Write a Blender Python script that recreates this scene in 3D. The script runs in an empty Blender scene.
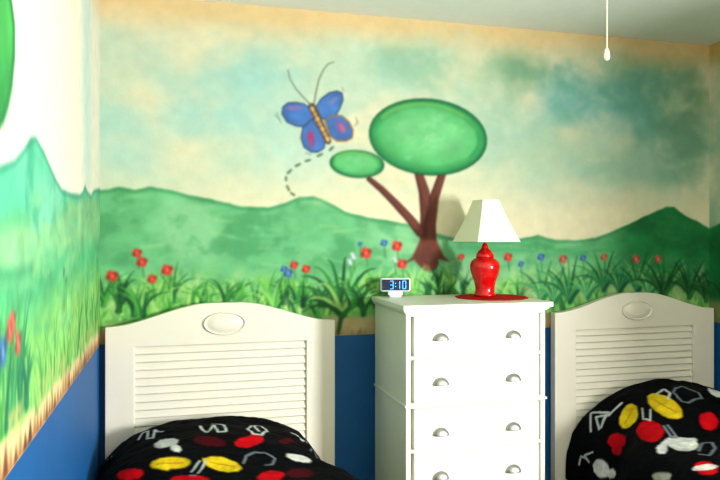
import bpy, bmesh, math, random
import numpy as np
from mathutils import Vector, Matrix

random.seed(7)
rng = np.random.default_rng(11)
scene = bpy.context.scene
C = scene.collection

# ------------------------------------------------------------------ camera, world, lights, exposure
YAW = math.radians(15.09); FPX = 686.0; HOR = 238.0
CAM = (0.327, -3.29, 1.33)
cam_data = bpy.data.cameras.new('camera')
cam_data.sensor_width = 36.0
cam_data.lens = FPX / 720.0 * 36.0
cam_data.shift_y = -(240 - HOR) / 720.0 * -1 * -1
cam = bpy.data.objects.new('camera', cam_data); C.objects.link(cam)
cam.location = CAM; cam.rotation_euler = (math.radians(90), 0, -YAW)
scene.camera = cam

scene.view_settings.view_transform = 'Standard'
scene.view_settings.look = 'None'
scene.view_settings.gamma = 1.0
scene.view_settings.use_curve_mapping = False
scene.view_settings.exposure = 0.35

world = bpy.data.worlds.new('daylight'); scene.world = world
world.use_nodes = True
world.node_tree.nodes['Background'].inputs[0].default_value = (0.80, 0.90, 1.0, 1)
world.node_tree.nodes['Background'].inputs[1].default_value = 0.3

RX = 3.297; CEIL = 2.44; BACKY = -4.7; DADO = 0.85
WY0, WY1, WZ0, WZ1 = -4.15, -2.95, 0.62, 1.72        # window in the right wall, beside the camera

def area(name, loc, rot, sx, sy, power, col):
    l = bpy.data.lights.new(name, 'AREA'); l.shape = 'RECTANGLE'; l.size = sx; l.size_y = sy
    l.energy = power; l.color = col
    o = bpy.data.objects.new(name, l); C.objects.link(o); o.location = loc; o.rotation_euler = rot
    return o
area('window_daylight', (RX + 0.16, (WY0 + WY1) / 2, (WZ0 + WZ1) / 2), (0, math.radians(90), 0), 0.70, 0.60, 300, (1.0, 0.985, 0.955))

# ------------------------------------------------------------------ colour and materials
def lin(c):
    c = np.asarray(c, float)
    if c.max() > 1.001: c = c / 255.0
    return np.where(c <= 0.04045, c / 12.92, ((c + 0.055) / 1.055) ** 2.4)

def material(name, col, rough=0.5, metal=0.0, noise=0.0, nscale=20.0, bump=0.0, bscale=60.0, coat=0.0, attr=None, spec=0.5, emit=0.0, trans=0.0):
    m = bpy.data.materials.new(name); m.use_nodes = True
    nt = m.node_tree; b = nt.nodes['Principled BSDF']
    l = lin(col); rgba = (float(l[0]), float(l[1]), float(l[2]), 1)
    b.inputs['Base Color'].default_value = rgba
    b.inputs['Roughness'].default_value = rough
    b.inputs['Metallic'].default_value = metal
    b.inputs['Specular IOR Level'].default_value = spec
    b.inputs['Coat Weight'].default_value = coat
    b.inputs['Coat Roughness'].default_value = 0.08
    b.inputs['Transmission Weight'].default_value = trans
    if emit > 0:
        b.inputs['Emission Color'].default_value = rgba
        b.inputs['Emission Strength'].default_value = emit
    tc = nt.nodes.new('ShaderNodeTexCoord')
    src = None
    if attr:
        a = nt.nodes.new('ShaderNodeAttribute'); a.attribute_name = attr; src = a.outputs['Color']
    if noise > 0:
        n = nt.nodes.new('ShaderNodeTexNoise'); n.inputs['Scale'].default_value = nscale; n.inputs['Detail'].default_value = 6
        nt.links.new(tc.outputs['Object'], n.inputs['Vector'])
        mr = nt.nodes.new('ShaderNodeMapRange')
        mr.inputs['From Min'].default_value = 0.25; mr.inputs['From Max'].default_value = 0.75
        mr.inputs['To Min'].default_value = 1 - noise; mr.inputs['To Max'].default_value = 1 + noise * 0.4
        nt.links.new(n.outputs['Fac'], mr.inputs['Value'])
        mx = nt.nodes.new('ShaderNodeMix'); mx.data_type = 'RGBA'; mx.blend_type = 'MULTIPLY'; mx.inputs['Factor'].default_value = 1
        if src: nt.links.new(src, mx.inputs[6])
        else: mx.inputs[6].default_value = rgba
        nt.links.new(mr.outputs['Result'], mx.inputs[7])
        src = mx.outputs[2]
    if src: nt.links.new(src, b.inputs['Base Color'])
    if bump > 0:
        n2 = nt.nodes.new('ShaderNodeTexNoise'); n2.inputs['Scale'].default_value = bscale; n2.inputs['Detail'].default_value = 4
        nt.links.new(tc.outputs['Object'], n2.inputs['Vector'])
        bp = nt.nodes.new('ShaderNodeBump'); bp.inputs['Strength'].default_value = bump; bp.inputs['Distance'].default_value = 0.004
        nt.links.new(n2.outputs['Fac'], bp.inputs['Height']); nt.links.new(bp.outputs['Normal'], b.inputs['Normal'])
    return m

M_mural = material('mural_paint', (200, 200, 200), 0.8, noise=0.10, nscale=14, bump=0.15, bscale=90, attr='paint', spec=0.2)
M_blue = material('blue_paint', (0, 76, 134), 0.6, noise=0.10, nscale=6, bump=0.1, spec=0.3)
M_ceil = material('ceiling_paint', (226, 229, 222), 0.9, noise=0.03, bump=0.3, bscale=120, spec=0.1)
M_wallp = material('plain_wall_paint', (176, 166, 146), 0.9, noise=0.03, spec=0.1)
M_floor = material('carpet', (100, 88, 72), 0.95, noise=0.2, nscale=150, bump=0.6, bscale=300, spec=0.05)
M_cream = material('cream_lacquer', (213, 209, 196), 0.4, noise=0.03, nscale=8, spec=0.4)
M_white = material('white_lacquer', (247, 246, 240), 0.35, noise=0.02, nscale=8, spec=0.4)
M_carcass_shaded = material('white_carcass_shaded', (220, 219, 207), 0.4, noise=0.03, nscale=8, spec=0.4)  # white lowered below the drawers', putting the side's shade into the colour
M_nickel = material('brushed_nickel', (150, 150, 146), 0.42, metal=0.9, noise=0.1, nscale=60)
M_red = material('red_glaze', (188, 3, 6), 0.16, noise=0.06, nscale=12, coat=0.25, spec=0.4)
M_mat = material('red_cloth', (168, 16, 16), 0.85, noise=0.2, nscale=120, bump=0.3, bscale=400, spec=0.1)
M_shade = material('shade_fabric', (232, 226, 202), 0.85, noise=0.04, nscale=90, bump=0.15, bscale=400, spec=0.1)
M_brass = material('brass', (190, 150, 80), 0.3, metal=1.0, noise=0.05)
M_case = material('silver_plastic', (214, 218, 226), 0.35, noise=0.03)
M_screen = material('dark_display', (6, 18, 62), 0.15, noise=0.1, coat=0.3)
M_digit = material('blue_digits', (60, 160, 255), 0.4, noise=0.02, emit=2.2)
M_quilt = material('quilt_fabric', (20, 20, 22), 0.85, noise=0.25, nscale=40, bump=0.5, bscale=160, attr='paint', spec=0.04)
M_matt = material('mattress_ticking', (225, 222, 214), 0.9, noise=0.05, nscale=60)
M_cord = material('cord_white', (226, 220, 190), 0.6, noise=0.05, nscale=80)
M_knob = material('knob_ivory', (255, 250, 224), 0.35, noise=0.02)

# ------------------------------------------------------------------ object helpers
def link(name, me, mat, parent=None, loc=None):
    o = bpy.data.objects.new(name, me); C.objects.link(o)
    if mat is not None:
        for m in (mat if isinstance(mat, (list, tuple)) else [mat]): me.materials.append(m)
    if parent: o.parent = parent
    if loc: o.location = loc
    return o

def obj(name, bm, mat, parent=None, loc=None, smooth=False, bevel=0.0, seg=2):
    bmesh.ops.recalc_face_normals(bm, faces=bm.faces)
    me = bpy.data.meshes.new(name); bm.to_mesh(me); bm.free()
    if smooth:
        for p in me.polygons: p.use_smooth = True
    o = link(name, me, mat, parent, loc)
    if bevel > 0:
        b = o.modifiers.new('bevel', 'BEVEL'); b.width = bevel; b.segments = seg; b.limit_method = 'ANGLE'; b.angle_limit = math.radians(35)
        if smooth: b.harden_normals = False
    return o

def box(bm, x0, x1, y0, y1, z0, z1):
    vs = [bm.verts.new((x, y, z)) for x in (x0, x1) for y in (y0, y1) for z in (z0, z1)]
    for f in ((0, 1, 3, 2), (4, 6, 7, 5), (0, 4, 5, 1), (2, 3, 7, 6), (0, 2, 6, 4), (1, 5, 7, 3)):
        bm.faces.new([vs[i] for i in f])
    return vs

def lathe(bm, prof, n=40, cx=0, cy=0, cap=True):
    rings = []
    for r, z in prof:
        rings.append([bm.verts.new((cx + r * math.cos(2 * math.pi * k / n), cy + r * math.sin(2 * math.pi * k / n), z)) for k in range(n)])
    for a, b in zip(rings, rings[1:]):
        for k in range(n): bm.faces.new((a[k], a[(k + 1) % n], b[(k + 1) % n], b[k]))
    if cap:
        bm.faces.new(rings[0][::-1]); bm.faces.new(rings[-1])

def tube(bm, pts, r, n=10):
    rings = []
    pts = [Vector(p) for p in pts]
    for i, p in enumerate(pts):
        d = (pts[min(i + 1, len(pts) - 1)] - pts[max(i - 1, 0)]).normalized()
        a = d.orthogonal().normalized() if abs(d.z) < .99 else Vector((1, 0, 0)); b = d.cross(a)
        rings.append([bm.verts.new(p + r * (math.cos(2 * math.pi * k / n) * a + math.sin(2 * math.pi * k / n) * b)) for k in range(n)])
    for a, b in zip(rings, rings[1:]):
        for k in range(n): bm.faces.new((a[k], a[(k + 1) % n], b[(k + 1) % n], b[k]))
    bm.faces.new(rings[0][::-1]); bm.faces.new(rings[-1])

def tag(o, label, cat, group=None):
    o['label'] = label; o['category'] = cat
    if group: o['group'] = group
    return o

def thing(name, label, cat, loc=(0, 0, 0), rz=0, group=None):
    o = bpy.data.objects.new(name, None); C.objects.link(o); o.location = loc; o.rotation_euler = (0, 0, rz)
    o.empty_display_size = 0.1
    return tag(o, label, cat, group)

# ------------------------------------------------------------------ paint: brush work laid down in wall metres
def fbm(nu, nv, cu, cv, oct=4, seed=0):
    r = np.random.default_rng(seed); out = np.zeros((nv, nu)); amp = 1.0; tot = 0
    for o in range(oct):
        gu, gv = max(2, int(cu * 2 ** o) + 2), max(2, int(cv * 2 ** o) + 2)
        g = r.random((gv, gu))
        x = np.linspace(0, gu - 1.001, nu); y = np.linspace(0, gv - 1.001, nv)
        xi = x.astype(int); yi = y.astype(int); fx = x - xi; fy = y - yi
        fx = fx * fx * (3 - 2 * fx); fy = fy * fy * (3 - 2 * fy)
        a = g[np.ix_(yi, xi)]; b = g[np.ix_(yi, xi + 1)]; c = g[np.ix_(yi + 1, xi)]; d = g[np.ix_(yi + 1, xi + 1)]
        fy = fy[:, None]; fx = fx[None, :]
        out += amp * ((a * (1 - fx) + b * fx) * (1 - fy) + (c * (1 - fx) + d * fx) * fy); tot += amp; amp *= 0.55
    return out / tot

class Canvas:
    def __init__(s, us, vs):
        s.us = np.asarray(us); s.vs = np.asarray(vs); s.img = np.zeros((len(vs), len(us), 3)); s.k = 0
        s.n1 = fbm(len(us), len(vs), 8, 5, 5, 3); s.n2 = fbm(len(us), len(vs), 28, 16, 4, 5)
    def tone(s, k, sat):
        l = lin(np.clip(s.img, 0, 1)) * k; g = l.mean(-1, keepdims=True); l = np.clip(g + (l - g) * sat, 0.002, 1)
        s.img = np.where(l <= .0031308, l * 12.92, 1.055 * l ** (1 / 2.4) - .055)
    def soften(s, times=2):
        for _ in range(times):
            for ax in (0, 1):
                p = np.pad(s.img, [(1, 1) if a == ax else (0, 0) for a in range(3)], mode='edge')
                s.img = (p[:-2] + 2 * p[1:-1] + p[2:]) / 4 if ax == 0 else (p[:, :-2] + 2 * p[:, 1:-1] + p[:, 2:]) / 4
    def blend(s, sl, a, col, var=0.0, n=None):
        col = np.asarray(col, float) / 255.0
        reg = s.img[sl]; a = np.clip(a, 0, 1)[..., None]
        c = np.broadcast_to(col, reg.shape)
        if var: c = c * (1 + var * (s.n2[sl] - 0.5)[..., None] * 2)
        s.img[sl] = reg * (1 - a) + c * a
    def sub(s, u0, u1, v0, v1):
        i0, i1 = np.searchsorted(s.us, (u0, u1)); j0, j1 = np.searchsorted(s.vs, (v0, v1))
        if i1 <= i0 or j1 <= j0: return None, None, None
        U, V = np.meshgrid(s.us[i0:i1], s.vs[j0:j1]); return (slice(j0, j1), slice(i0, i1)), U, V
    def polydist(s, poly, U, V):
        d = np.full(U.shape, 1e9); ins = np.zeros(U.shape, bool)
        n = len(poly)
        for i in range(n):
            ax, ay = poly[i]; bx, by = poly[(i + 1) % n]
            ex, ey = bx - ax, by - ay; L = ex * ex + ey * ey + 1e-12
            t = np.clip(((U - ax) * ex + (V - ay) * ey) / L, 0, 1)
            d = np.minimum(d, np.hypot(U - ax - t * ex, V - ay - t * ey))
            c = ((ay > V) != (by > V)) & (U < (bx - ax) * (V - ay) / (by - ay + 1e-15) + ax)
            ins ^= c
        return np.where(ins, -d, d)
    def fill(s, poly, col, soft=0.004, alpha=1.0, var=0.0, outline=None, ow=0.004, inner=None, iw=0.03):
        p = np.asarray(poly, float); m = soft + ow
        sl, U, V = s.sub(p[:, 0].min() - m, p[:, 0].max() + m, p[:, 1].min() - m, p[:, 1].max() + m)
        if sl is None: return
        d = s.polydist(poly, U, V)
        s.blend(sl, (0.5 - d / (2 * soft)) * alpha, col, var)
        if inner is not None: s.blend(sl, np.clip(-d / iw, 0, 1) * alpha, inner, var)
        if outline is not None: s.blend(sl, (1 - np.abs(d) / ow) * alpha, outline)
    def stroke(s, pts, w0, w1, col, alpha=1.0, soft=0.003, sq=1.0):
        p = np.asarray(pts, float); n = len(p) - 1; m = max(w0, w1) + soft
        sl, U, V = s.sub(p[:, 0].min() - m, p[:, 0].max() + m, p[:, 1].min() - m, p[:, 1].max() + m)
        if sl is None: return
        best = np.full(U.shape, 1e9)
        for i in range(n):
            ax, ay = p[i]; bx, by = p[i + 1]; ex, ey = bx - ax, by - ay; L = ex * ex + ey * ey + 1e-12
            t = np.clip(((U - ax) * ex + (V - ay) * ey) / L, 0, 1)
            w = w0 + (w1 - w0) * (i + t) / n
            best = np.minimum(best, np.hypot(U - ax - t * ex, V - ay - t * ey) - w)
        s.blend(sl, (0.5 - best / (2 * soft)) * alpha, col)
    def blob(s, u, v, ru, rv, col, alpha=1.0, hard=1.5, ang=0.0, var=0.0):
        R = max(ru, rv) * 1.6
        sl, U, V = s.sub(u - R, u + R, v - R, v + R)
        if sl is None: return
        ca, sa = math.cos(ang), math.sin(ang); du = (U - u) * ca + (V - v) * sa; dv = -(U - u) * sa + (V - v) * ca
        d = np.hypot(du / ru, dv / rv)
        s.blend(sl, np.clip((1 - d) * hard + 0.5, 0, 1) * alpha, col, var)

def curve(p0, p1, p2, n=7):
    t = np.linspace(0, 1, n)[:, None]; p0, p1, p2 = map(np.asarray, (p0, p1, p2))
    return (1 - t) ** 2 * p0 + 2 * t * (1 - t) * p1 + t * t * p2

def ray(px, py):
    s, c = math.sin(YAW), math.cos(YAW); u = (px - 360) / FPX
    return s + c * u, c - s * u, (HOR - py) / FPX
def B(px, py):                       # measured place on the back wall, metres (x, z)
    d = ray(px, py); t = -CAM[1] / d[1]; return (CAM[0] + t * d[0], CAM[2] + t * d[2])
def L(px, py):                       # measured place on the left wall, metres (y, z)
    d = ray(px, py); t = -CAM[0] / d[0]; return (CAM[1] + t * d[1], CAM[2] + t * d[2])
def Bs(pts): return [B(*p) for p in pts]
def Ls(pts): return [L(*p) for p in pts]
def ell(cx, cy, rx, ry, deg=0, n=40):
    a = math.radians(deg); out = []
    for k in range(n):
        t = 2 * math.pi * k / n; x, y = rx * math.cos(t), ry * math.sin(t)
        out.append((cx + x * math.cos(a) - y * math.sin(a), cy + x * math.sin(a) + y * math.cos(a)))
    return out

GREENS = [(34, 110, 52), (52, 142, 62), (84, 170, 74), (120, 196, 92), (160, 216, 120), (24, 84, 50)]
def clump(cv, u, v, h, n, spread=0.9, cols=GREENS, w=0.008, r=random):
    for k in range(n):
        a = r.uniform(-spread, spread); hh = h * r.uniform(0.6, 1.05)
        tip = (u + math.sin(a) * hh, v + math.cos(a) * hh * r.uniform(0.75, 1))
        mid = (u + math.sin(a * 0.45) * hh * 0.55, v + hh * 0.62)
        cv.stroke(curve((u + r.uniform(-.012, .012), v), mid, tip), w, 0.001, r.choice(cols), 0.9, 0.003)
def flower(cv, u, v, s, col, stem=0.07):
    cv.stroke([(u, v), (u + s * .3, v - stem)], 0.0025, 0.0025, (50, 110, 50), 0.8)
    d = tuple(int(c * 0.72) for c in col)
    for k in range(4):
        a = k * math.pi / 2 + .5
        cv.blob(u + math.cos(a) * s * .5, v + math.sin(a) * s * .5, s * .55, s * .5, col if k % 2 else d, 0.9, 2)
    cv.blob(u, v, s * .3, s * .3, tuple(min(255, c + 60) for c in col), .7, 2)

def grid_wall(name, cv, xyz, extra_boxes, hole=None, coarse=None):
    nu, nv = len(cv.us), len(cv.vs)
    U, V = np.meshgrid(cv.us, cv.vs)
    co = np.stack(xyz(U, V), -1).reshape(-1, 3)
    i = np.arange(nv - 1)[:, None] * nu + np.arange(nu - 1)[None, :]
    q = np.stack([i, i + 1, i + nu + 1, i + nu], -1)
    if hole:
        uc = (U[:-1, :-1] + U[1:, 1:]) / 2; vc = (V[:-1, :-1] + V[1:, 1:]) / 2
        q = q[~((uc > hole[0]) & (uc < hole[1]) & (vc > hole[2]) & (vc < hole[3]))]
    q = q.reshape(-1, 4)
    bm = bmesh.new()
    for b in extra_boxes: box(bm, *b)
    bmesh.ops.recalc_face_normals(bm, faces=bm.faces)
    bv = np.array([v.co[:] for v in bm.verts]).reshape(-1, 3); bf = [[v.index for v in f.verts] for f in bm.faces] if bm.verts.index_update() is None else []
    bm.free()
    allv = np.concatenate([co, bv]); off = len(co)
    allq = np.concatenate([q, np.array(bf) + off])
    me = bpy.data.meshes.new(name)
    me.vertices.add(len(allv)); me.vertices.foreach_set('co', allv.astype(np.float32).ravel())
    me.loops.add(len(allq) * 4); me.loops.foreach_set('vertex_index', allq.astype(np.int32).ravel())
    me.polygons.add(len(allq)); me.polygons.foreach_set('loop_start', np.arange(0, len(allq) * 4, 4, dtype=np.int32))
    me.polygons.foreach_set('loop_total', np.full(len(allq), 4, dtype=np.int32))
    mi = np.zeros(len(allq), dtype=np.int32); zc = allv[allq][:, :, 2].mean(1); mi[zc < DADO] = 1; mi[len(q):] = 2
    me.materials.append(M_mural); me.materials.append(M_blue); me.materials.append(M_wallp)
    me.polygons.foreach_set('material_index', mi)
    me.update(calc_edges=True); me.validate()
    at = me.color_attributes.new('paint', 'FLOAT_COLOR', 'POINT')
    col = np.ones((len(allv), 4), np.float32); col[:off, :3] = lin(np.clip(cv.img, 0, 1)).reshape(-1, 3)
    at.data.foreach_set('color', col.ravel())
    o = bpy.data.objects.new(name, me); C.objects.link(o); o['kind'] = 'structure'
    return o

ZS = np.concatenate([[0, 0.4], np.arange(0.80, DADO, 0.05), np.arange(DADO, CEIL, 0.005), [CEIL]])

def sky(cv, warm=1.0, seed=1):
    nu, nv = len(cv.us), len(cv.vs)
    U, V = np.meshgrid(cv.us, cv.vs)
    base = np.empty((nv, nu, 3)); base[:] = np.array((244, 238, 208)) / 255
    cv.img = base
    return U, V

# ---- back wall mural
def paint_back():
    cv = Canvas(np.concatenate([np.arange(0, RX, 0.005), [RX]]), ZS)
    U, V = sky(cv)
    full = (slice(None), slice(None))
    n1, n2 = cv.n1, cv.n2
    nb = fbm(len(cv.us), len(cv.vs), 5, 4, 5, 21)
    cv.blend(full, np.ones_like(U), (228, 226, 194))
    cv.blend(full, np.clip((nb - 0.38) * 3.5, 0, 0.75) * np.clip((V - 1.42) / 0.25, 0, 1), (188, 220, 200))
    cv.blend(full, np.clip((n1 - 0.54) * 4, 0, 0.32) * np.clip((V - 1.5) / 0.25, 0, 1), (160, 208, 200))
    # broad blue drifts; right-hand ones painted deeper, with the wall's dimness put in
    for px, py, rx, ry, a, col in ((225, 80, 65, 30, .6, (150, 208, 204)), (160, 60, 60, 26, .5, (170, 212, 200)), (200, 125, 60, 26, .5, (160, 214, 208)), (265, 110, 60, 45, .5, (170, 220, 212)), (350, 60, 60, 40, .35, (190, 220, 196)), (300, 160, 40, 26, .4, (196, 232, 218)), (125, 155, 45, 22, .4, (170, 216, 208)),
                                   (415, 58, 50, 28, .6, (140, 190, 164)), (520, 72, 45, 24, .8, (104, 158, 124)), (480, 80, 60, 34, .5, (160, 202, 170)), (620, 95, 75, 48, .8, (88, 172, 176)),
                                   (575, 100, 50, 34, .6, (112, 184, 180)), (690, 120, 40, 80, .75, (98, 150, 122)), (640, 165, 75, 26, .45, (140, 188, 164)), (550, 150, 90, 34, .55, (168, 208, 180)), (640, 75, 100, 50, .5, (116, 168, 134)),
                                   (490, 110, 50, 30, .35, (176, 212, 192)), (120, 130, 30, 40, .3, (180, 220, 205))):
        u, v = B(px, py); ru = rx * .0050; rv = ry * .0050
        d = np.hypot((U - u) / ru, (V - v) / rv)
        cv.blend(full, np.clip(1.25 - d + (n1 - .5) * 1.6 + (n2 - .5) * .8, 0, 1) * a, col)
    # peach band under the ceiling
    cv.blend(full, np.clip((V - 2.27 + (n1 - .5) * .18) / 0.14, 0, 1) * 0.9, (236, 206, 152))
    # warm glow of paint close to the hills
    cv.blend(full, np.clip((1.62 - V + (n1 - .5) * .3) / 0.22, 0, 1) * 0.75, (246, 238, 204))
    # swirly brush marks
    for k in range(150):
        u = random.uniform(0, RX); v = random.uniform(1.55, 2.35); r = random.uniform(.03, .12); a0 = random.uniform(0, 6.28); da = random.uniform(.8, 2.2)
        pts = [(u + r * math.cos(a0 + da * t / 6), v + .6 * r * math.sin(a0 + da * t / 6)) for t in range(7)]
        cv.stroke(pts, .012, .004, random.choice([(250, 244, 216), (168, 212, 200), (206, 226, 200), (236, 226, 184)]), .22, .02)
    # dash trail of the butterfly
    for a, b in (((330, 150), (333, 147)), ((318, 156), (322, 154)), ((306, 161), (310, 160)), ((296, 166), (300, 164)), ((288, 173), (291, 170)), ((286, 180), (286, 177)), ((289, 190), (287, 186)), ((294, 195), (291, 193))):
        cv.stroke(Bs([a, b]), .006, .005, (96, 112, 84), .95)
    # far hills
    far = [(100, 189), (118, 187), (135, 189), (150, 186), (170, 190), (200, 196), (240, 205), (268, 207), (285, 202), (300, 196), (314, 195), (328, 201), (345, 211), (365, 216), (385, 219), (405, 223), (432, 232), (455, 237),
           (480, 239), (500, 240), (520, 238), (530, 236), (538, 234), (546, 237), (556, 239), (575, 240), (595, 237), (612, 231), (625, 225), (640, 218), (655, 211), (666, 207), (674, 207), (683, 213), (695, 220), (707, 227), (712, 230)]
    top = Bs(far); ztop = np.interp(U[0], [p[0] for p in top], [p[1] for p in top])[None, :]
    ztop = ztop + (fbm(len(cv.us), 2, 40, 1, 3, 8)[:1] - .5) * .012
    hill = np.clip((ztop - V) / 0.006, 0, 1)
    depth = ztop - V
    cv.blend(full, hill, (108, 186, 130), .16)
    cv.blend(full, hill * np.clip((n1 - .45) * 4, 0, .75), (150, 212, 160))
    cv.blend(full, hill * np.clip((.45 - n2) * 4, 0, .5), (76, 164, 104))
    cv.blend(full, hill * np.clip(1 - np.abs(depth - .012) / .016, 0, 1) * .55, (54, 134, 88))
    rgt = np.clip((U - B(585, 0)[0]) / .35, 0, 1)
    cv.blend(full, hill * rgt * .93, (26, 118, 62), .22)
    cv.blend(full, hill * rgt * np.clip(1 - np.abs(depth - .30 + (n1 - .5) * .2) / .09, 0, 1) * .5, (70, 158, 96))
    mid = np.clip((U - B(440, 0)[0]) / .2, 0, 1) * (1 - rgt)
    cv.blend(full, hill * mid * np.clip(1 - np.abs(depth - .05 - .08 * np.clip((U - 2.2), 0, 1)) / .05, 0, 1) * .55, (50, 150, 90))
    # diagonal light brush strokes on the hills
    for k in range(170):
        u = random.uniform(0, RX); zt = float(np.interp(u, cv.us, ztop[0])); v = zt - random.uniform(.03, .45)
        if v < 1.0: continue
        dk = u > 2.55; l = random.uniform(.05, .16); sl = random.uniform(-.25, .25)
        c = random.choice([(40, 132, 74), (22, 104, 56), (60, 148, 84)]) if dk else random.choice([(150, 216, 156), (116, 196, 130), (84, 172, 110), (120, 206, 160), (168, 222, 150)])
        cv.stroke([(u, v), (u + l / 2, v + sl * l * .6), (u + l, v + sl * l)], .008, .003, c, .35, .008)
    # meadow
    mz = 1.17 + .03 * np.sin(U * 3.1) - .04 * np.clip(U - 2.2, 0, 1)
    cv.blend(full, np.clip((mz - V + (n1 - .5) * .15) / .12, 0, 1) * .6, (140, 206, 116), .14)
    cv.blend(full, np.clip((mz - .09 - V) / .08, 0, 1) * .7, (96, 164, 76), .25)
    # sandy foot of the meadow above the dado
    cv.blend(full, np.clip((.955 - V + (n1 - .5) * .04) / .03, 0, 1) * .95, (196, 172, 128), .12)
    # trees
    tr = (112, 62, 52); td = (72, 36, 34)
    def limb(pts, w0, w1): cv.stroke(Bs(pts), w0 + .005, w1 + .005, td, .95, .004); cv.stroke(Bs([(x + .8, y) for x, y in pts]), w0, w1, tr, .9, .008)
    limb([(429, 262), (428, 240), (427, 215), (424, 192), (418, 172)], .046, .016)
    limb([(430, 258), (430, 225), (434, 198), (442, 174)], .030, .015)
    limb([(420, 232), (409, 218), (395, 203), (381, 189), (369, 179)], .020, .008)
    cv.fill(Bs([(404, 264), (412, 257), (420, 240), (437, 240), (444, 256), (450, 262), (438, 259), (434, 266), (427, 259), (420, 267), (414, 260)]), tr, .006, .95, .2)
    for k in range(5): cv.stroke(Bs([(423 + 3 * k, 256), (425 + 2 * k, 215), (420 + 4 * k * (k > 2), 190)]), .003, .002, random.choice([(146, 90, 74), (80, 40, 36)]), .6)
    def crown(cx, cy, rx, ry, deg):
        cv.fill(Bs(ell(cx, cy, rx, ry, deg)), (34, 128, 72), .005, 1, .10, outline=(18, 92, 56), ow=.009, inner=(88, 184, 112), iw=.055 * rx / 59)
        cv.fill(Bs(ell(cx + rx * .02, cy - ry * .06, rx * .74, ry * .70, deg + 6)), (120, 204, 138), .03, .55, .14)
        cv.stroke(Bs(ell(cx - rx * .02, cy - ry * .08, rx * .86, ry * .80, deg, 60)[34:58]), .006, .005, (150, 214, 110), .65, .010)
        cv.stroke(Bs(ell(cx + rx * .03, cy, rx * .84, ry * .80, deg, 60)[52:60] + ell(cx + rx * .03, cy, rx * .84, ry * .80, deg, 60)[0:6]), .006, .005, (30, 122, 74), .55, .010)
        for k in range(int(rx * 1.2)):
            a = random.uniform(0, 6.28); q = random.uniform(0, .66)
            x, y = cx + rx * q * math.cos(a), cy + ry * q * math.sin(a)
            cv.stroke(Bs([(x, y), (x + random.uniform(3, 8), y + random.uniform(-2, 1))]), .008, .004, random.choice([(150, 222, 160), (100, 192, 122), (124, 206, 146)]), .35, .010)
    crown(428, 137, 58.5, 37.5, 6)
    crown(357, 164, 26.5, 13, 4)
    # butterfly
    bl = (74, 118, 190); ot = (58, 70, 110)
    W = dict(outline=ot, ow=.006)
    cv.fill(Bs([(282, 114), (283, 107), (288, 103), (296, 102.5), (304, 104), (310, 108), (314, 117), (313, 125), (306, 127), (296, 126), (287, 122)]), bl, .004, 1, .2, **W)
    cv.fill(Bs([(303, 127), (312, 119), (319, 128), (325, 141), (324, 148), (318, 152), (311, 152), (304, 147), (301, 138)]), bl, .004, 1, .2, **W)
    cv.fill(Bs([(316, 107), (321, 99), (329, 93), (337, 91), (342, 93), (343, 100), (340, 108), (336, 115), (329, 121), (321, 118)]), bl, .004, 1, .2, **W)
    cv.fill(Bs([(325, 121), (333, 115), (342, 116), (349, 122), (353, 130), (352, 138), (346, 141), (337, 141), (330, 136)]), bl, .004, 1, .2, outline=(156, 104, 60), ow=.007)
    for x, y, rx, ry, dg, c in ((294, 108, 8, 2.4, 0, (140, 116, 180)), (311, 139, 3.5, 8.5, -8, (190, 60, 110)), (311, 142, 1.4, 4, -8, (90, 110, 180)), (341, 127, 5, 7.5, -30, (130, 100, 168)), (342, 128, 2.4, 5, -30, (186, 116, 140)), (333, 101, 6, 2.5, -35, (122, 130, 190)), (296, 116, 8, 3, 10, (78, 130, 206)), (325, 108, 6, 4, -50, (84, 128, 204))):
        cv.fill(Bs(ell(x, y, rx, ry, dg, 20)), c, .006, .8)
    cv.stroke(Bs([(312, 107), (320, 123), (328, 141)]), .019, .016, (84, 70, 56), 1, .003)
    for k in range(7): t = k / 6; cv.blob(*B(312.5 + 15 * t, 109 + 30 * t), .014, .010, (226, 184, 116) if k % 2 == 0 else (196, 150, 96), .95, 2, -1.1)
    cv.stroke(Bs([(311, 105), (304, 98), (296, 89), (290, 79), (288, 70)]), .003, .002, (90, 96, 84), .9)
    cv.stroke(Bs([(314, 104), (316, 92), (319, 79), (324, 69), (328, 64), (334, 62)]), .0032, .002, (90, 96, 84), .9)
    for a, b in (((275, 115), (280, 120)), ((277, 113), (281, 123)), ((356, 118), (358, 124)), ((355, 126), (358, 121)), ((306, 153), (311, 155)), ((342, 88), (344, 91))): cv.stroke(Bs([a, b]), .003, .002, (104, 128, 112), .7)
    # grasses and plants
    LG = [(84, 170, 74), (120, 196, 92), (150, 214, 120), (176, 222, 130), (60, 146, 66)]
    DG = [(26, 84, 44), (38, 108, 52), (20, 70, 44), (60, 140, 66)]
    u = 0.0
    while u < RX:
        clump(cv, u, random.uniform(.91, 1.0), random.uniform(.10, .2), 7, .8, GREENS + LG, .008); u += .05
    for px, py, h, n, cols in ((108, 318, .20, 14, LG), (125, 316, .17, 14, GREENS), (142, 314, .20, 16, LG), (158, 310, .18, 12, GREENS), (170, 306, .19, 14, LG), (100, 326, .26, 10, LG),
                               (190, 303, .10, 10, GREENS), (215, 298, .10, 8, LG), (240, 296, .11, 10, GREENS), (268, 300, .16, 16, LG), (285, 303, .14, 12, DG), (303, 304, .17, 16, LG), (322, 306, .15, 10, DG),
                               (366, 300, .20, 12, LG), (378, 300, .22, 14, LG), (414, 292, .17, 14, LG), (428, 296, .14, 10, DG), (440, 292, .14, 12, DG), (452, 292, .16, 12, LG), (465, 292, .14, 10, DG),
                               (503, 298, .15, 12, LG), (520, 298, .16, 14, LG)):
        clump(cv, *B(px, py), h, n, .75, cols, .010)
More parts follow.
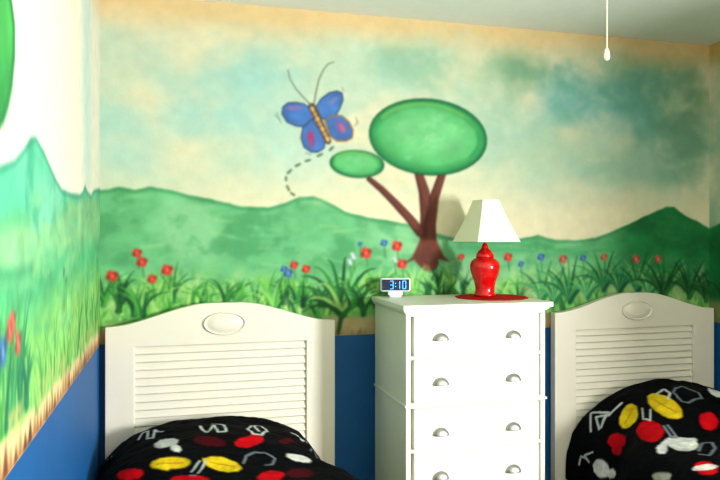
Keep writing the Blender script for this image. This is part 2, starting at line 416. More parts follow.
    for k in range(150):
        u = random.uniform(0, RX); v = random.uniform(.95, 1.17); cv.blob(u, v, random.uniform(.01, .03), random.uniform(.02, .05), random.choice([(176, 222, 140), (206, 232, 168), (132, 200, 116), (60, 140, 70), (158, 214, 160)]), .38, 1.0, random.uniform(-.5, .5))
    # the big dark leafed plant between headboard and dresser
    u, v = B(342, 322)
    for a, h, c in [(-1.35, .26, 0), (-1.0, .30, 1), (-.7, .31, 0), (-.45, .33, 2), (-.2, .35, 1), (.05, .36, 0), (.3, .34, 3), (.55, .33, 0), (.85, .30, 1), (1.15, .27, 2), (-1.2, .20, 4), (1.3, .22, 0), (.7, .24, 4), (-.6, .22, 4), (-1.55, .2, 0), (1.5, .2, 1)]:
        tip = (u + math.sin(a) * h, v + .05 + math.cos(a) * h * .75); mid = (u + math.sin(a) * h * .45, v + .13 + math.cos(a) * h * .5)
        cv.stroke(curve((u, v + .03), mid, tip), .014, .002, [(24, 80, 40), (36, 106, 48), (56, 136, 58), (96, 168, 76), (150, 196, 110)][c], .95, .004)
    cv.stroke(Bs([(341, 318), (338, 334)]), .012, .010, (40, 84, 48), .9)
    for k in range(46):
        px = random.uniform(100, 330) if k % 3 else random.uniform(350, 530)
        clump(cv, *B(px, random.uniform(298, 316)), random.uniform(.12, .2), 7, .8, random.choice([LG, DG, GREENS]), .009)
    for px, py in ((583, 292), (630, 294), (648, 297), (677, 293), (700, 285), (550, 285), (530, 288), (612, 286)): cv.blob(*B(px, py), .05, .06, (178, 196, 140), .55, 1.0)
    # agave clumps along the right part
    for px, py, h, dk in ((543, 300, .19, 0), (556, 302, .16, 0), (570, 302, .22, 1), (588, 298, .15, 0), (604, 290, .20, 1), (620, 292, .15, 1), (638, 292, .19, 1), (650, 296, .14, 0), (664, 298, .21, 2), (690, 297, .20, 2), (706, 300, .16, 2), (714, 300, .16, 2)):
        u, v = B(px, py)
        cols = [[(70, 160, 100), (110, 188, 110), (44, 120, 78), (150, 206, 130)], [(36, 108, 70), (60, 146, 84), (22, 86, 56), (100, 172, 90)], [(20, 72, 38), (30, 98, 46), (44, 116, 50), (14, 56, 34)]][dk]
        for k in range(11):
            a = -1.15 + 2.3 * k / 10 + random.uniform(-.08, .08); hh = h * random.uniform(.8, 1.05)
            hh *= 1.18; tip = (u + math.sin(a) * hh, v + math.cos(a) * hh); mid = (u + math.sin(a * .6) * hh * .5, v + hh * .55)
            cv.stroke(curve((u, v), mid, tip), .013, .002, cols[k % 4], .92, .004)
    for px, py, s, c in ((137, 253, .018, 0), (142, 262, .020, 0), (112, 276, .022, 0), (152, 279, .018, 0), (167, 270, .022, 0), (294, 265, .017, 0), (306, 269, .018, 0), (288, 273, .020, 1), (284, 269, .014, 1),
                         (366, 253, .024, 0), (397, 246, .023, 0), (402, 264, .022, 0), (384, 243, .016, 1), (353, 256, .016, 2), (350, 262, .014, 2), (395, 260, .012, 2),
                         (461, 257, .015, 0), (508, 257, .020, 0), (563, 259, .020, 3), (604, 257, .018, 3), (636, 259, .022, 3), (658, 259, .020, 3), (541, 257, .018, 1), (521, 264, .014, 1), (583, 258, .016, 1), (360, 244, .010, 1)):
        flower(cv, *B(px, py), s * 1.25, [(232, 64, 54), (70, 120, 190), (196, 226, 220), (206, 96, 78)][c])
    # ragged earth line above the dado
    u = 0
    while u < RX:
        w = random.uniform(.02, .04); cv.fill([(u, .85), (u + w, .85), (u + w * random.random(), .875 + random.random() * .02)], random.choice([(150, 120, 80), (168, 140, 96), (130, 108, 70)]), .004, .5); u += w * .9
    cv.soften(1); cv.tone(.72, 1.04)
    return cv
cvb = paint_back()
grid_wall('wall_back', cvb, lambda U, V: (U, U * 0, V), [(-.1, RX + .1, .002, .1, 0, CEIL)])

# ---- left wall mural
def paint_left():
    ys = np.concatenate([np.linspace(BACKY, -2.3, 40)[:-1], np.arange(-2.3, 0, 0.005), [0]])
    cv = Canvas(ys, ZS); U, V = sky(cv); full = (slice(None), slice(None)); n1, n2 = cv.n1, cv.n2
    cv.blend(full, np.ones_like(U), (250, 246, 224), .02)
    # pale upright streaks of blue near the corner
    for px, w, a in ((87, .13, .50), (99, .05, .15), (24, .14, .35)):
        u = L(px, 100)[0]
        cv.blend(full, np.exp(-((U - u - (n1 - .5) * .15) / w) ** 2) * np.clip((V - 1.45) / .15, 0, 1) * a * (0.75 + .5 * n2), (170, 222, 220))
    cv.blend(full, np.clip((V - 2.26 + (n1 - .5) * .2) / .16, 0, 1) * .8, (242, 216, 160))
    far = [(-60, 175), (0, 164), (15, 158), (24, 147), (31, 136), (36, 135), (44, 150), (56, 178), (62, 188), (70, 192), (80, 194), (83, 191), (85, 184), (87, 190), (91, 195), (94, 189), (100, 188)]
    top = Ls(far); ztop = np.interp(U[0], [p[0] for p in top], [p[1] for p in top])[None, :]
    hill = np.clip((ztop - V) / .006, 0, 1); dep = ztop - V
    cv.blend(full, hill, (96, 200, 160), .16)
    cv.blend(full, hill * np.clip((n1 - .42) * 4, 0, .8), (136, 216, 182))
    cv.blend(full, hill * np.clip((.5 - n2) * 4, 0, .6), (62, 178, 136))
    cv.blend(full, hill * np.clip(1 - np.abs(dep - .010) / .014, 0, 1) * .6, (40, 130, 108))
    # nearer rolling hills
    cv.fill(Ls([(-40, 240), (0, 226), (10, 220), (20, 218), (30, 222), (40, 232), (50, 226), (60, 212), (72, 203), (84, 198), (100, 196), (100, 480), (-40, 480)]), (140, 208, 148), .02, .9, .16)
    cv.fill(Ls([(-40, 282), (0, 276), (14, 274), (26, 272), (36, 268), (46, 262), (62, 252), (80, 244), (100, 240), (100, 480), (-40, 480)]), (88, 190, 128), .03, .85, .16)
    cv.stroke(Ls([(-10, 276), (6, 275), (20, 273), (32, 268)]), .012, .006, (52, 150, 104), .7, .015)
    cv.stroke(Ls([(-10, 230), (6, 222), (20, 218), (30, 219)]), .012, .006, (90, 180, 110), .6, .02)
    cv.fill(Ls([(-40, 350), (0, 330), (30, 318), (60, 290), (80, 276), (100, 268), (100, 480), (-40, 480)]), (138, 212, 112), .05, .8, .2)
    for k in range(140):
        u = random.uniform(-1.75, -.01); v = random.uniform(1.02, 1.45); l = random.uniform(.05, .2)
        cv.stroke([(u, v), (u + l / 2, v + random.uniform(-.02, .03)), (u + l, v + random.uniform(-.02, .05))], .012, .004, random.choice([(160, 224, 160), (96, 196, 140), (120, 210, 150), (176, 228, 140), (70, 176, 130)]), .35, .012)
    # edge tree crown at the far left
    cv.fill(Ls([(-60, -60), (4, -30), (10, -5), (14, 25), (14, 55), (11, 85), (7, 105), (3, 118), (-3, 126), (-60, 140)]), (70, 176, 84), .012, 1, .14, outline=(26, 110, 58), ow=.02)
    cv.fill(Ls([(-60, 60), (2, 66), (8, 62), (10, 80), (4, 104), (-4, 116), (-60, 130)]), (44, 150, 76), .05, .8, .2)
    # soft earth band and grass
    e0 = .935; cv.blend(full, np.clip((e0 - V + (n1 - .5) * .05) / .02, 0, 1), (234, 214, 158), .1)
    LG = [(110, 190, 90), (150, 212, 116), (180, 226, 130), (84, 176, 84), (60, 150, 70)]
    u = -2.3
    while u < 0:
        clump(cv, u, .905 + random.uniform(0, .05), random.uniform(.10, .2), 6, .7, LG, .009); u += .035
    for px, h, n, c in ((98, .28, 14, 0), (92, .25, 12, 0), (86, .24, 12, 0), (79, .20, 12, 0), (72, .15, 9, 0), (20, .28, 16, 1), (13, .30, 16, 1), (6, .30, 14, 1), (30, .18, 8, 0), (-5, .3, 14, 1), (27, .2, 10, 1)):
        clump(cv, L(px, 200)[0], .95, h, n, .6, LG if c == 0 else [(50, 140, 96), (74, 170, 96), (36, 116, 84), (120, 198, 100)], .014)
    for px, py, s, c in ((18, 343, .030, 0), (10, 330, .030, 0), (3, 352, .034, 1), (64, 272, .016, 2), (66, 280, .012, 2), (13, 322, .026, 0)):
        flower(cv, *L(px, py), s, [(224, 96, 84), (70, 120, 180), (90, 120, 110)][c], .12)
    # toothed edge of earth down to the blue dado
    u = -2.3
    while u < 0:
        w = random.uniform(.035, .07); h = random.uniform(.03, .075)
        cv.fill([(u, .845), (u + w, .845), (u + w * .55, .85 + h)], random.choice([(122, 70, 44), (150, 96, 60), (100, 62, 42), (176, 124, 76)]), .008, .9)
        if random.random() < .4: cv.fill([(u, .97), (u + w, .97), (u + w * .5, .90)], (214, 196, 120), .01, .6)
        u += w * .8
    cv.soften(2); cv.tone(.66, 1.0)
    return cv
cvl = paint_left()
grid_wall('wall_left', cvl, lambda U, V: (U * 0, U, V), [(-.1, -.002, BACKY - .1, 0, 0, CEIL)])

# ---- right wall, seen only as a sliver at the frame edge
def paint_right():
    ys = np.concatenate([[BACKY, WY0, WY0 + .01], np.linspace(WY0 + .2, WY1 - .2, 5), [WY1 - .01, WY1, -2.9], np.arange(-2.88, 0, .01), [0]])
    zs = np.unique(np.round(np.concatenate([[0, WZ0, WZ1], ZS[2::2], [DADO, CEIL]]), 4))
    cv = Canvas(ys, zs); U, V = sky(cv); full = (slice(None), slice(None)); n1, n2 = cv.n1, cv.n2
    cv.blend(full, np.clip((n1 - .35) * 3, 0, .8), (150, 196, 172))
    cv.blend(full, np.clip((V - 2.24 + (n1 - .5) * .2) / .16, 0, 1) * .9, (230, 190, 120))
    zt = np.interp(U[0], [BACKY, -2.2, -1.2, -.5, -.2, 0], [1.35, 1.5, 1.38, 1.55, 1.46, 1.39])[None, :]
    cv.blend(full, np.clip((zt - V) / .01, 0, 1), (34, 124, 66), .25)
    cv.blend(full, np.clip((1.0 - V + (n1 - .5) * .06) / .04, 0, 1) * .8, (160, 156, 104), .1)
    u = -2.85
    while u < 0:
        clump(cv, u, .93, .24, 8, .8, [(20, 72, 38), (30, 98, 46), (54, 126, 60)], .012); u += .13
    return cv
cvr = paint_right(); cvr.tone(.7, 1.1)
T = .1
grid_wall('wall_right', cvr, lambda U, V: (U * 0 + RX, U, V),
          [(RX + .002, RX + T, BACKY - .1, WY0, 0, CEIL), (RX + .002, RX + T, WY1, 0, 0, CEIL), (RX + .002, RX + T, WY0, WY1, 0, WZ0), (RX + .002, RX + T, WY0, WY1, WZ1, CEIL)],
          hole=(WY0, WY1, WZ0, WZ1))

def struct(name, bm, mat, parent=None, **k):
    o = obj(name, bm, mat, parent, **k)
    if parent is None: o['kind'] = 'structure'
    return o
bm = bmesh.new(); box(bm, -.1, RX + .1, BACKY - .1, BACKY, 0, CEIL); struct('wall_front', bm, M_wallp)
bm = bmesh.new(); box(bm, -.1, RX + .1, BACKY - .1, .1, -.1, 0); struct('floor', bm, M_floor)
bm = bmesh.new(); box(bm, -.1, RX + .1, BACKY - .1, .1, CEIL, CEIL + .1); struct('ceiling', bm, M_ceil)
bm = bmesh.new()
for a in ((WY0, WY0 + .05, WZ0, WZ1), (WY1 - .05, WY1, WZ0, WZ1), (WY0 + .05, WY1 - .05, WZ0, WZ0 + .05), (WY0 + .05, WY1 - .05, WZ1 - .05, WZ1)):
    box(bm, RX + .02, RX + .07, *a)
struct('window_1', bm, M_white)

# ------------------------------------------------------------------ beds with louvred headboards
def smooth(t): t = max(0, min(1, t)); return t * t * (3 - 2 * t)

def make_bed(xc, hw, label):
    root = thing('bed', label, 'bed', (xc, -0.01, 0), 0, 'white louvred twin beds')
    hx0, hx1, hz0, hz1 = -hw + .125, hw - .14, .30, .84
    xs = sorted(set([round(v, 4) for v in list(np.linspace(-hw, hw, 57)) + [hx0, hx1]]))
    ztop = lambda x: .933 + .097 * smooth((hw - abs(x)) / .46)
    bm = bmesh.new(); V = {}
    for x in xs:
        for j, z in enumerate((0.0, hz0, hz1, ztop(x))): V[x, j] = bm.verts.new((x, -.05, z))
    for a, b in zip(xs, xs[1:]):
        for j in range(3):
            if j == 1 and a >= hx0 - 1e-4 and b <= hx1 + 1e-4: continue
            bm.faces.new((V[a, j], V[b, j], V[b, j + 1], V[a, j + 1]))
    r = bmesh.ops.extrude_face_region(bm, geom=bm.faces[:])
    for v in r['geom']:
        if isinstance(v, bmesh.types.BMVert): v.co.y = -.006
    hb = obj('headboard', bm, M_cream, root, bevel=.004)
    bm = bmesh.new()
    box(bm, hx0 - .002, hx1 + .002, -.024, -.010, hz0 - .002, hz1 + .002)
    n = 15; p = (hz1 - hz0) / n
    for k in range(n):
        z = hz0 + p * k
        a = [bm.verts.new((x, y, zz)) for x in (hx0, hx1) for (y, zz) in ((-.0425, z + .004), (-.040, z + .0005), (-.024, z + p * .93), (-.029, z + p), (-.033, z + p * .93))]
        m = len(a) // 2
        for i in range(m): bm.faces.new((a[i], a[(i + 1) % m], a[m + (i + 1) % m], a[m + i]))
        bm.faces.new(a[:m]); bm.faces.new(a[m:])
    obj('louvre_panel', bm, M_cream, hb)
    # oval plaque with a raised rim
    bm = bmesh.new(); cz = .935; rings = []
    for q, y in ((1.0, -.049), (1.0, -.058), (.97, -.0605), (.93, -.0605), (.90, -.058), (.885, -.052), (.85, -.052), (.80, -.056), (.4, -.060), (.02, -.061)):
        rings.append([bm.verts.new((.098 * q * math.cos(t * math.pi / 24), y, cz + .053 * q * math.sin(t * math.pi / 24))) for t in range(48)])
    for a, b in zip(rings, rings[1:]):
        for k in range(48): bm.faces.new((a[k], a[(k + 1) % 48], b[(k + 1) % 48], b[k]))
    bm.faces.new(rings[0]); bm.faces.new(rings[-1])
    obj('oval_medallion', bm, M_cream, hb, smooth=True)
    for s in (-1, 1):
        bm = bmesh.new(); box(bm, s * .355 - .012, s * .355 + .012, -1.80, -.05, .12, .24); obj('side_rail', bm, M_cream, root, bevel=.003)
        bm = bmesh.new(); box(bm, s * .34 - .025, s * .34 + .025, -1.82, -1.77, 0, .235); obj('leg', bm, M_cream, root, bevel=.003)
    bm = bmesh.new(); box(bm, -.342, .342, -1.78, -.06, .16, .20); obj('slat_base', bm, M_cream, root)
    bm = bmesh.new(); box(bm, -.37, .37, -1.80, -.09, .20, .28); obj('mattress', bm, M_matt, root, bevel=.03, seg=4)
    return root
make_bed(.55, .523, 'white bed with louvred arched headboard in the left corner')
make_bed(2.77, .505, 'white bed with louvred arched headboard right of the dresser')

# ------------------------------------------------------------------ quilts
def project(co):
    s, c = math.sin(YAW), math.cos(YAW)
    dx = co[..., 0] - CAM[0]; dy = co[..., 1] - CAM[1]; dz = co[..., 2] - CAM[2]
    t = dx * s + dy * c; return 360 + FPX * (dx * c - dy * s) / t, HOR - FPX * dz / t, t

def make_quilt(xc, prof, label, seed, marks, foot):
    nu, nv = 330, 330
    P = np.array(prof, float); seg = np.r_[0, np.cumsum(np.hypot(*np.diff(P, axis=0).T))]
    F = np.array(foot, float); fs = np.r_[0, np.cumsum(np.hypot(*np.diff(F, axis=0).T))]
    t = np.linspace(0, 1, nu)
    def samp(P, seg):
        x = np.interp(t * seg[-1], seg, P[:, 0]); z = np.interp(t * seg[-1], seg, P[:, 1])
        k = np.hanning(25); k /= k.sum()
        xp = np.convolve(np.pad(x, 12, mode='reflect', reflect_type='odd'), k, 'valid'); zp = np.convolve(np.pad(z, 12, mode='reflect', reflect_type='odd'), k, 'valid')
        return xp, zp
    hx, hz = samp(P, seg); fx, fz = samp(F, fs)
    ys = -.068 - 1.90 * np.linspace(0, 1, nv) ** 1.25
    w = np.clip((-ys - .38) / .38, 0, 1); w = (w * w * (3 - 2 * w))[:, None]
    X = hx[None] * (1 - w) + fx[None] * w; Z = hz[None] * (1 - w) + fz[None] * w
    lead = np.clip((-ys - .068) / .085, 0, 1); lead = np.sqrt(1 - (1 - lead) ** 2)[:, None]
    Z = Z - (1 - lead) * np.clip(Z - .30, 0, 1) * .45
    n = fbm(nu, nv, 7, 14, 4, seed) - .5; n3 = fbm(nu, nv, 22, 40, 3, seed + 1) - .5
    Z = Z + n * .030 + n3 * .008
    side = np.clip((.36 - Z) / .2, 0, 1) * np.sign(X)
    X = X + side * (.012 * np.sin(ys[:, None] * 21 + seed) - .008 + .02 * n)
    tail = np.clip((-ys - 1.80) / .15, 0, 1)[:, None]; Z = Z - tail ** 2 * (Z - .1) * .85
    Z = np.maximum(Z, .04)
    X = np.clip(X, -.535, .520) if xc > 1 else np.clip(X, -.540, .56)
    if xc > 1: X = np.where(X < 0, hx[None] * (1 - w) + fx[None] * w + side * (.012 * np.sin(ys[:, None] * 21 + seed) + .01 * n), X)
    Y = np.broadcast_to(ys[:, None], X.shape)
    co = np.stack([X + xc, Y, Z], -1)
    us = t * seg[-1]; vs = -ys                                   # cloth coordinates (metres across, metres along)
    cv = Canvas(us, vs); cv.img[:] = np.array((6, 7, 10)) / 255
    px, py, dep = project(co)
    def loc(x, y):
        d = np.hypot(px - x, py - y); m = d < d.min() + 1.2
        idx = np.argwhere(m); k = idx[np.argmin(dep[m])]; return us[k[1]], vs[k[0]]
    def poly(pts): return [loc(*p) for p in pts]
    RED, YEL, WHT, DRK = (190, 8, 20), (222, 190, 30), (216, 216, 216), (64, 8, 16)
    # marks seen on the near end
    for kind, data in marks:
        if kind == 'line':
            pts, wd, c = data; cv.stroke(poly(pts), wd * 1.5, wd * 1.5, dict(w=(190, 196, 200), g=(110, 118, 130))[c], .9, .003)
        else:
            x, y, rx, ry, dg = data
            col = dict(r=RED, y=YEL, w=WHT, d=DRK, g=(160, 160, 150))[kind]
            pts = [(x + a, y + b) for a, b in [(p[0], p[1]) for p in ell(0, 0, rx, ry, dg, 22)]]
            cv.fill(poly(pts), col, .005, .96, .2)
            if kind == 'y':
                cv.stroke(poly([ell(x, y, rx * .6, 1, dg, 12)[0], (x, y), ell(x, y, rx * .6, 1, dg, 12)[6]]), .004, .003, (170, 110, 20), .7)
    # the same sort of patches over the rest of the cloth
    r = random.Random(seed)
    k = 0
    for v in np.arange(1.0, 1.9, .16):
        for u in np.arange(.05, us[-1], .17):
            k += 1; uu, vv = u + r.uniform(-.04, .04), v + r.uniform(-.04, .04)
            c = r.choice([RED, RED, YEL, WHT, DRK, None])
            if c is None:
                a = r.uniform(0, 6); cv.stroke([(uu + .04 * math.cos(a + q), vv + .03 * math.sin(a + q)) for q in np.linspace(0, 5, 9)], .004, .004, (170, 176, 182), .9)
            else:
                cv.blob(uu, vv, r.uniform(.025, .05), r.uniform(.02, .03), c, .95, 6, r.uniform(0, 3), .2)
    i = np.arange(nv - 1)[:, None] * nu + np.arange(nu - 1)[None, :]
    q = np.stack([i, i + nu, i + nu + 1, i + 1], -1).reshape(-1, 4)
    me = bpy.data.meshes.new('quilt')
    me.vertices.add(nu * nv); me.vertices.foreach_set('co', co.astype(np.float32).ravel())
    me.loops.add(len(q) * 4); me.loops.foreach_set('vertex_index', q.astype(np.int32).ravel())
    me.polygons.add(len(q)); me.polygons.foreach_set('loop_start', np.arange(0, len(q) * 4, 4, dtype=np.int32)); me.polygons.foreach_set('loop_total', np.full(len(q), 4, dtype=np.int32))
    me.update(calc_edges=True)
    me.polygons.foreach_set('use_smooth', np.ones(len(q), bool))
    at = me.color_attributes.new('paint', 'FLOAT_COLOR', 'POINT')
    col = np.ones((nu * nv, 4), np.float32); col[:, :3] = lin(np.clip(cv.img, 0, 1)).reshape(-1, 3); at.data.foreach_set('color', col.ravel())
    o = link('quilt', me, M_quilt)
    if me.polygons[nu * 100 + 150].normal.z < 0: me.flip_normals()
    s = o.modifiers.new('thickness', 'SOLIDIFY'); s.thickness = .014; s.offset = -1
    return tag(o, label, 'quilt', 'black patterned quilts')

FOOT = [(-.53, .09), (-.52, .22), (-.505, .34), (-.47, .40), (-.38, .43), (-.2, .445), (0, .45), (.2, .445), (.38, .43), (.47, .40), (.505, .34), (.515, .22), (.52, .09)]
profL = [(-.535, .08), (-.54, .22), (-.535, .34), (-.48, .41), (-.39, .475), (-.31, .505), (-.2, .52), (-.05, .522), (.13, .508), (.26, .475), (.34, .43), (.40, .34), (.455, .24), (.48, .08)]
profR = [(-.435, .05), (-.43, .20), (-.40, .32), (-.34, .42), (-.24, .495), (-.13, .54), (-.01, .562), (.12, .562), (.25, .545), (.35, .515), (.43, .475), (.47, .40), (.495, .3), (.50, .12)]
marksL = [('w', (166, 442, 13, 4.5, -12)), ('w', (176, 447, 6, 4, 20)), ('d', (210, 440, 17, 5, 8)), ('r', (248, 441, 13, 5.5, -8)), ('r', (257, 437, 8, 4, 20)),
          ('y', (170, 462, 21, 6.5, -4)), ('y', (222, 463, 20, 7, 12)), ('r', (130, 473, 14, 6, -6)), ('r', (190, 478, 20, 4, 0)), ('r', (271, 475, 14, 5.5, -6)), ('w', (299, 457, 13, 3.5, 12)), ('d', (300, 472, 14, 5, 0)), ('d', (287, 440, 8, 3, 0)),
          ('line', ([(138, 438), (142, 431), (148, 430), (147, 437), (153, 437), (155, 429), (162, 430)], .0045, 'w')), ('line', ([(200, 425), (207, 431), (214, 424), (218, 431), (226, 430), (224, 424), (213, 423)], .0045, 'w')),
          ('line', ([(252, 424), (248, 428), (254, 433), (262, 434), (268, 430), (262, 425), (254, 424), (259, 430)], .0045, 'w')), ('line', ([(292, 432), (298, 434), (303, 440), (309, 441)], .0045, 'w')),
          ('line', ([(244, 462), (247, 455), (256, 451), (266, 452), (275, 457), (273, 463), (266, 464)], .0035, 'g')), ('line', ([(192, 471), (200, 460)], .003, 'w')), ('line', ([(199, 472), (207, 459)], .003, 'w')), ('line', ([(190, 474), (196, 474)], .003, 'g')),
          ('line', ([(97, 459), (102, 455), (106, 459), (111, 456)], .0035, 'g')), ('line', ([(311, 450), (316, 446), (322, 452), (318, 457)], .003, 'g'))]
marksR = [('y', (628, 415, 13.5, 8.5, -62)), ('y', (665, 405, 20, 9.5, 30)), ('r', (650, 430, 14, 11, 10)), ('r', (616, 440, 9, 8, 0)), ('r', (616, 449, 5, 6, 0)), ('w', (683, 443, 16, 7, 6)), ('w', (662, 448, 6, 5, 0)), ('w', (669, 440, 10, 3, -30)),
          ('w', (600, 468, 8, 10, -25)), ('w', (610, 473, 5, 5, 0)), ('g', (661, 476, 10, 5, 0)), ('r', (709, 420, 10, 9, 30)), ('r', (706, 467, 12, 7, 10)), ('w', (716, 391, 9, 4, 30)), ('w', (690, 441, 8, 4, -20)),
          ('line', ([(590, 430), (590, 412), (608, 411), (600, 427), (605, 414), (596, 416), (598, 428)], .0055, 'w')), ('line', ([(608, 414), (614, 408), (621, 402)], .006, 'w')), ('line', ([(578, 464), (580, 456), (588, 462), (583, 455), (592, 451)], .004, 'w')),
          ('line', ([(657, 392), (664, 388), (670, 392), (668, 397)], .005, 'w')), ('line', ([(676, 386), (673, 391), (682, 400), (689, 402), (695, 398), (702, 397), (698, 391), (690, 388), (682, 385), (676, 387)], .0045, 'g')),
          ('line', ([(642, 407), (643, 418), (650, 419), (650, 408)], .0035, 'w')), ('line', ([(664, 425), (672, 437), (678, 436), (668, 424)], .005, 'g')), ('line', ([(699, 450), (703, 442), (712, 441), (716, 447), (709, 454), (700, 453)], .0045, 'g'))]
make_quilt(.55, profL, 'black quilt with red and yellow patches on the left bed', 4, marksL, FOOT)
make_quilt(2.77, profR, 'black quilt with red and yellow patches on the right bed', 9, marksR, FOOT)

# ------------------------------------------------------------------ dresser
X0, X1, YF, YB = 1.288, 1.957, -.487, -.012
d = thing('dresser', 'tall white chest of drawers standing between the two beds', 'dresser', (0, 0, 0))
bm = bmesh.new()
box(bm, X0, X0 + .022, YF, YB, .0, 1.0)                  # stiles and sides
box(bm, X1 - .022, X1, YF, YB, .0, 1.0)
box(bm, X0 + .022, X1 - .022, YF + .045, YB, .10, .999)
for z0, z1 in ((.99, 1.0), (.801, .817), (.590, .614), (.398, .413), (.195, .21)): box(bm, X0 + .022, X1 - .022, YF, YF + .045, z0, z1)
box(bm, X0 + .022, X1 - .022, YF, YF + .016, .09, .195)
obj('carcass', bm, M_carcass_shaded, d, bevel=.002)
bm = bmesh.new(); box(bm, X0 - .006, X1 + .006, YF - .009, YF - .0005, .596, .607); box(bm, X0 - .007, X0 - .0005, YF - .009, YB, .596, .607); box(bm, X1 + .0005, X1 + .007, YF - .009, YB, .596, .607)
obj('waist_moulding', bm, M_carcass_shaded, d, bevel=.003)
bm = bmesh.new(); box(bm, X0 - .018, X1 + .030, YF - .022, YB, 1.018, 1.04); 
# cove under the top
pr = [(.0, 1.0), (.004, 1.003), (.008, 1.008), (.013, 1.014), (.016, 1.018)]
for (o0, z0), (o1, z1) in zip(pr, pr[1:]): box(bm, X0 - (o0 + o1) / 2, X1 + (o0 + o1) / 2 * 1.4, YF - (o0 + o1) / 2, YB, z0, z1)
obj('top', bm, M_carcass_shaded, d, bevel=.003)
for z0, z1, hz in ((.817, .990, .897), (.614, .801, .703), (.413, .590, .484), (.210, .398, .294)):
    bm = bmesh.new(); box(bm, X0 + .037, X1 - .034, YF - .004, YF + .0445, z0 + .0015, z1 - .0015)
    dr = obj('drawer', bm, M_white, d, bevel=.003)
    for hx in (1.447, 1.795):
        bm = bmesh.new(); rows = []
        nA, nB = 16, 8
        for j in range(nB + 1):
            b = j / nB * math.pi / 2
            rows.append([bm.verts.new((hx - .038 * math.cos(math.pi * i / nA) * math.cos(b) ** .6 if j < nB else hx, YF - .004 - .024 * math.sin(b) - (.0), hz - .014 + .034 * math.sin(math.pi * i / nA) * math.cos(b))) for i in range(nA + 1)])
        for a, b_ in zip(rows, rows[1:]):
            for i in range(nA): bm.faces.new((a[i], a[i + 1], b_[i + 1], b_[i]))
        h = obj('cup_pull', bm, M_nickel, dr, smooth=True); h['label'] = 'nickel cup pull'
        s = h.modifiers.new('t', 'SOLIDIFY'); s.thickness = .002

# ------------------------------------------------------------------ red cloth, lamp, clock
MX, MY = 1.812, -.235
bm = bmesh.new(); n = 72
def edge(k, r): return r + .003 * math.cos(k * 12 * 2 * math.pi / n)
rings = []
for q, z in ((.0, 1.0405), (1.0, 1.0405), (1.01, 1.043), (1.0, 1.0455), (.9, 1.046), (0.02, 1.046)):
    if q == 0: rings.append([bm.verts.new((MX + .003 * math.cos(2 * math.pi * k / n), MY + .003 * math.sin(2 * math.pi * k / n), z)) for k in range(n)])
    else: rings.append([bm.verts.new((MX + q * edge(k, .172) * math.cos(2 * math.pi * k / n), MY + q * edge(k, .172) * math.sin(2 * math.pi * k / n), z)) for k in range(n)])
for a, b in zip(rings, rings[1:]):
    for k in range(n): bm.faces.new((a[k], a[(k + 1) % n], b[(k + 1) % n], b[k]))
bm.faces.new(rings[0]); bm.faces.new(rings[-1])
tag(obj('table_mat', bm, M_mat, smooth=False), 'round red cloth mat under the lamp on the dresser', 'mat')

LX, LY = 1.783, -.225
lamp = thing('table_lamp', 'red ginger jar lamp with square cream shade on the dresser', 'lamp', (LX, LY, 1.0463))
bm = bmesh.new()
lathe(bm, [(.048, 0), (.053, .003), (.053, .012), (.048, .018), (.046, .030), (.047, .048), (.052, .070), (.060, .092), (.068, .115), (.0725, .138), (.072, .155), (.066, .170), (.054, .182), (.042, .188), (.037, .192)])
jb = obj('base', bm, M_red, lamp, smooth=True)
bm = bmesh.new()
lathe(bm, [(.040, .189), (.044, .191), (.044, .196), (.042, .205), (.037, .215), (.029, .224), (.021, .231), (.0165, .236), (.0165, .240), (.015, .250), (.009, .258), (.004, .261)])
obj('lid', bm, M_red, lamp, smooth=True)
bm = bmesh.new(); lathe(bm, [(.004, .255), (.004, .40)], 12)
for s in (-1, 1): tube(bm, [(0, 0, .27), (s * .035, 0, .30), (s * .045, 0, .36), (s * .035, 0, .41), (0, 0, .435)], .0018, 8)
lathe(bm, [(.003, .43), (.003, .445), (.007, .449), (.007, .457), (.002, .462)], 12)
obj('harp', bm, M_brass, lamp, smooth=True)
bm = bmesh.new(); lathe(bm, [(.012, .28), (.012, .31), (.016, .315), (.026, .345), (.026, .36), (.018, .38), (.004, .388)], 20); bl_ = obj('bulb', bm, M_knob, lamp, smooth=True)
bm = bmesh.new()
hb_, ht = .118, .046; z0, z1 = .266, .468; sx = .005
def sq(h, z, m=8):
    out = []
    for cx, cy, dx, dy in ((-1, -1, 1, 0), (1, -1, 0, 1), (1, 1, -1, 0), (-1, 1, 0, -1)):
        for k in range(m): out.append((sx + h * (cx + dx * 2 * k / m), h * (cy + dy * 2 * k / m), z))
    return out
NR = 6; rs = []
for k in range(NR + 1):
    q = k / NR; h = hb_ + (ht - hb_) * q - .004 * math.sin(math.pi * q); rs.append([bm.verts.new(p) for p in sq(h, z0 + (z1 - z0) * q)])
for a, b in zip(rs, rs[1:]):
    for k in range(32): bm.faces.new((a[k], a[(k + 1) % 32], b[(k + 1) % 32], b[k]))
bmesh.ops.rotate(bm, verts=bm.verts, cent=(sx, 0, 0), matrix=Matrix.Rotation(math.radians(7), 3, 'Z'))
sh = obj('lamp_shade', bm, M_shade, lamp); s = sh.modifiers.new('t', 'SOLIDIFY'); s.thickness = .002; sh['label'] = 'cream square shade'

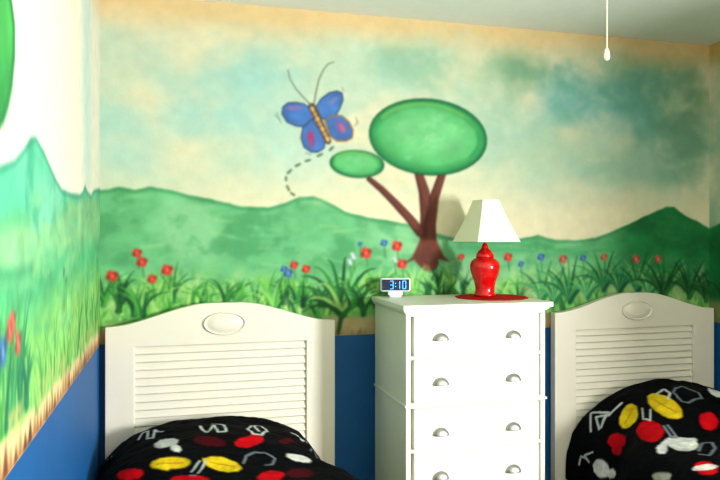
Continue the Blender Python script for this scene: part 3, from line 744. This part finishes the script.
# alarm clock
ck = thing('alarm_clock', 'small alarm clock with blue lit digits on the dresser', 'clock', (1.370, -.085, 1.04), math.radians(-12))
bm = bmesh.new(); box(bm, -.074, .074, -.022, .022, .028, .094); cs = obj('case', bm, M_case, ck, bevel=.010, seg=3)
bm = bmesh.new(); box(bm, -.030, .030, -.024, .022, .0005, .010); box(bm, -.036, .036, -.016, .016, .010, .030); obj('foot', bm, M_case, ck, bevel=.003)
bm = bmesh.new(); box(bm, -.067, .067, -.0245, -.0205, .035, .088); obj('display', bm, M_screen, ck, bevel=.004)
SEG = dict(a=(-.5, .5, .94, 1.06), g=(-.5, .5, -.06, .06), d=(-.5, .5, -1.06, -.94), f=(-.6, -.4, .06, .94), b=(.4, .6, .06, .94), e=(-.6, -.4, -.94, -.06), c=(.4, .6, -.94, -.06))
def digit(cx, segs, name='digit'):
    bm = bmesh.new()
    for c in segs:
        a = SEG[c]; box(bm, cx + a[0] * .015, cx + a[1] * .015, -.0262, -.0246, .0615 + a[2] * .019, .0615 + a[3] * .019)
    obj(name, bm, M_digit, ck)
digit(-.020, 'abgcd')
bm = bmesh.new()
for z in (.054, .069): box(bm, -.0035, .0005, -.0262, -.0246, z - .002, z + .002)
obj('colon', bm, M_digit, ck)
digit(.012, 'bc'); digit(.042, 'abcdef')

# ------------------------------------------------------------------ ceiling pull cord
pc = thing('pull_cord', 'white pull cord with ivory knob hanging from the ceiling', 'pull cord', (1.36, -1.808, CEIL))
bm = bmesh.new(); lathe(bm, [(.035, -.0005), (.035, -.012), (.026, -.022), (.006, -.028), (.004, -.034)][::-1], 32); obj('ceiling_cup', bm, M_knob, pc, smooth=True)
bm = bmesh.new(); tube(bm, [(0, 0, -.03), (0, 0, -.645)], .0016, 8); obj('cord', bm, M_cord, pc, smooth=True)
bm = bmesh.new(); lathe(bm, [(.0022, -.640), (.0045, -.644), (.0065, -.655), (.0072, -.662), (.0055, -.668), (.002, -.670)][::-1], 20); obj('knob', bm, M_knob, pc, smooth=True)
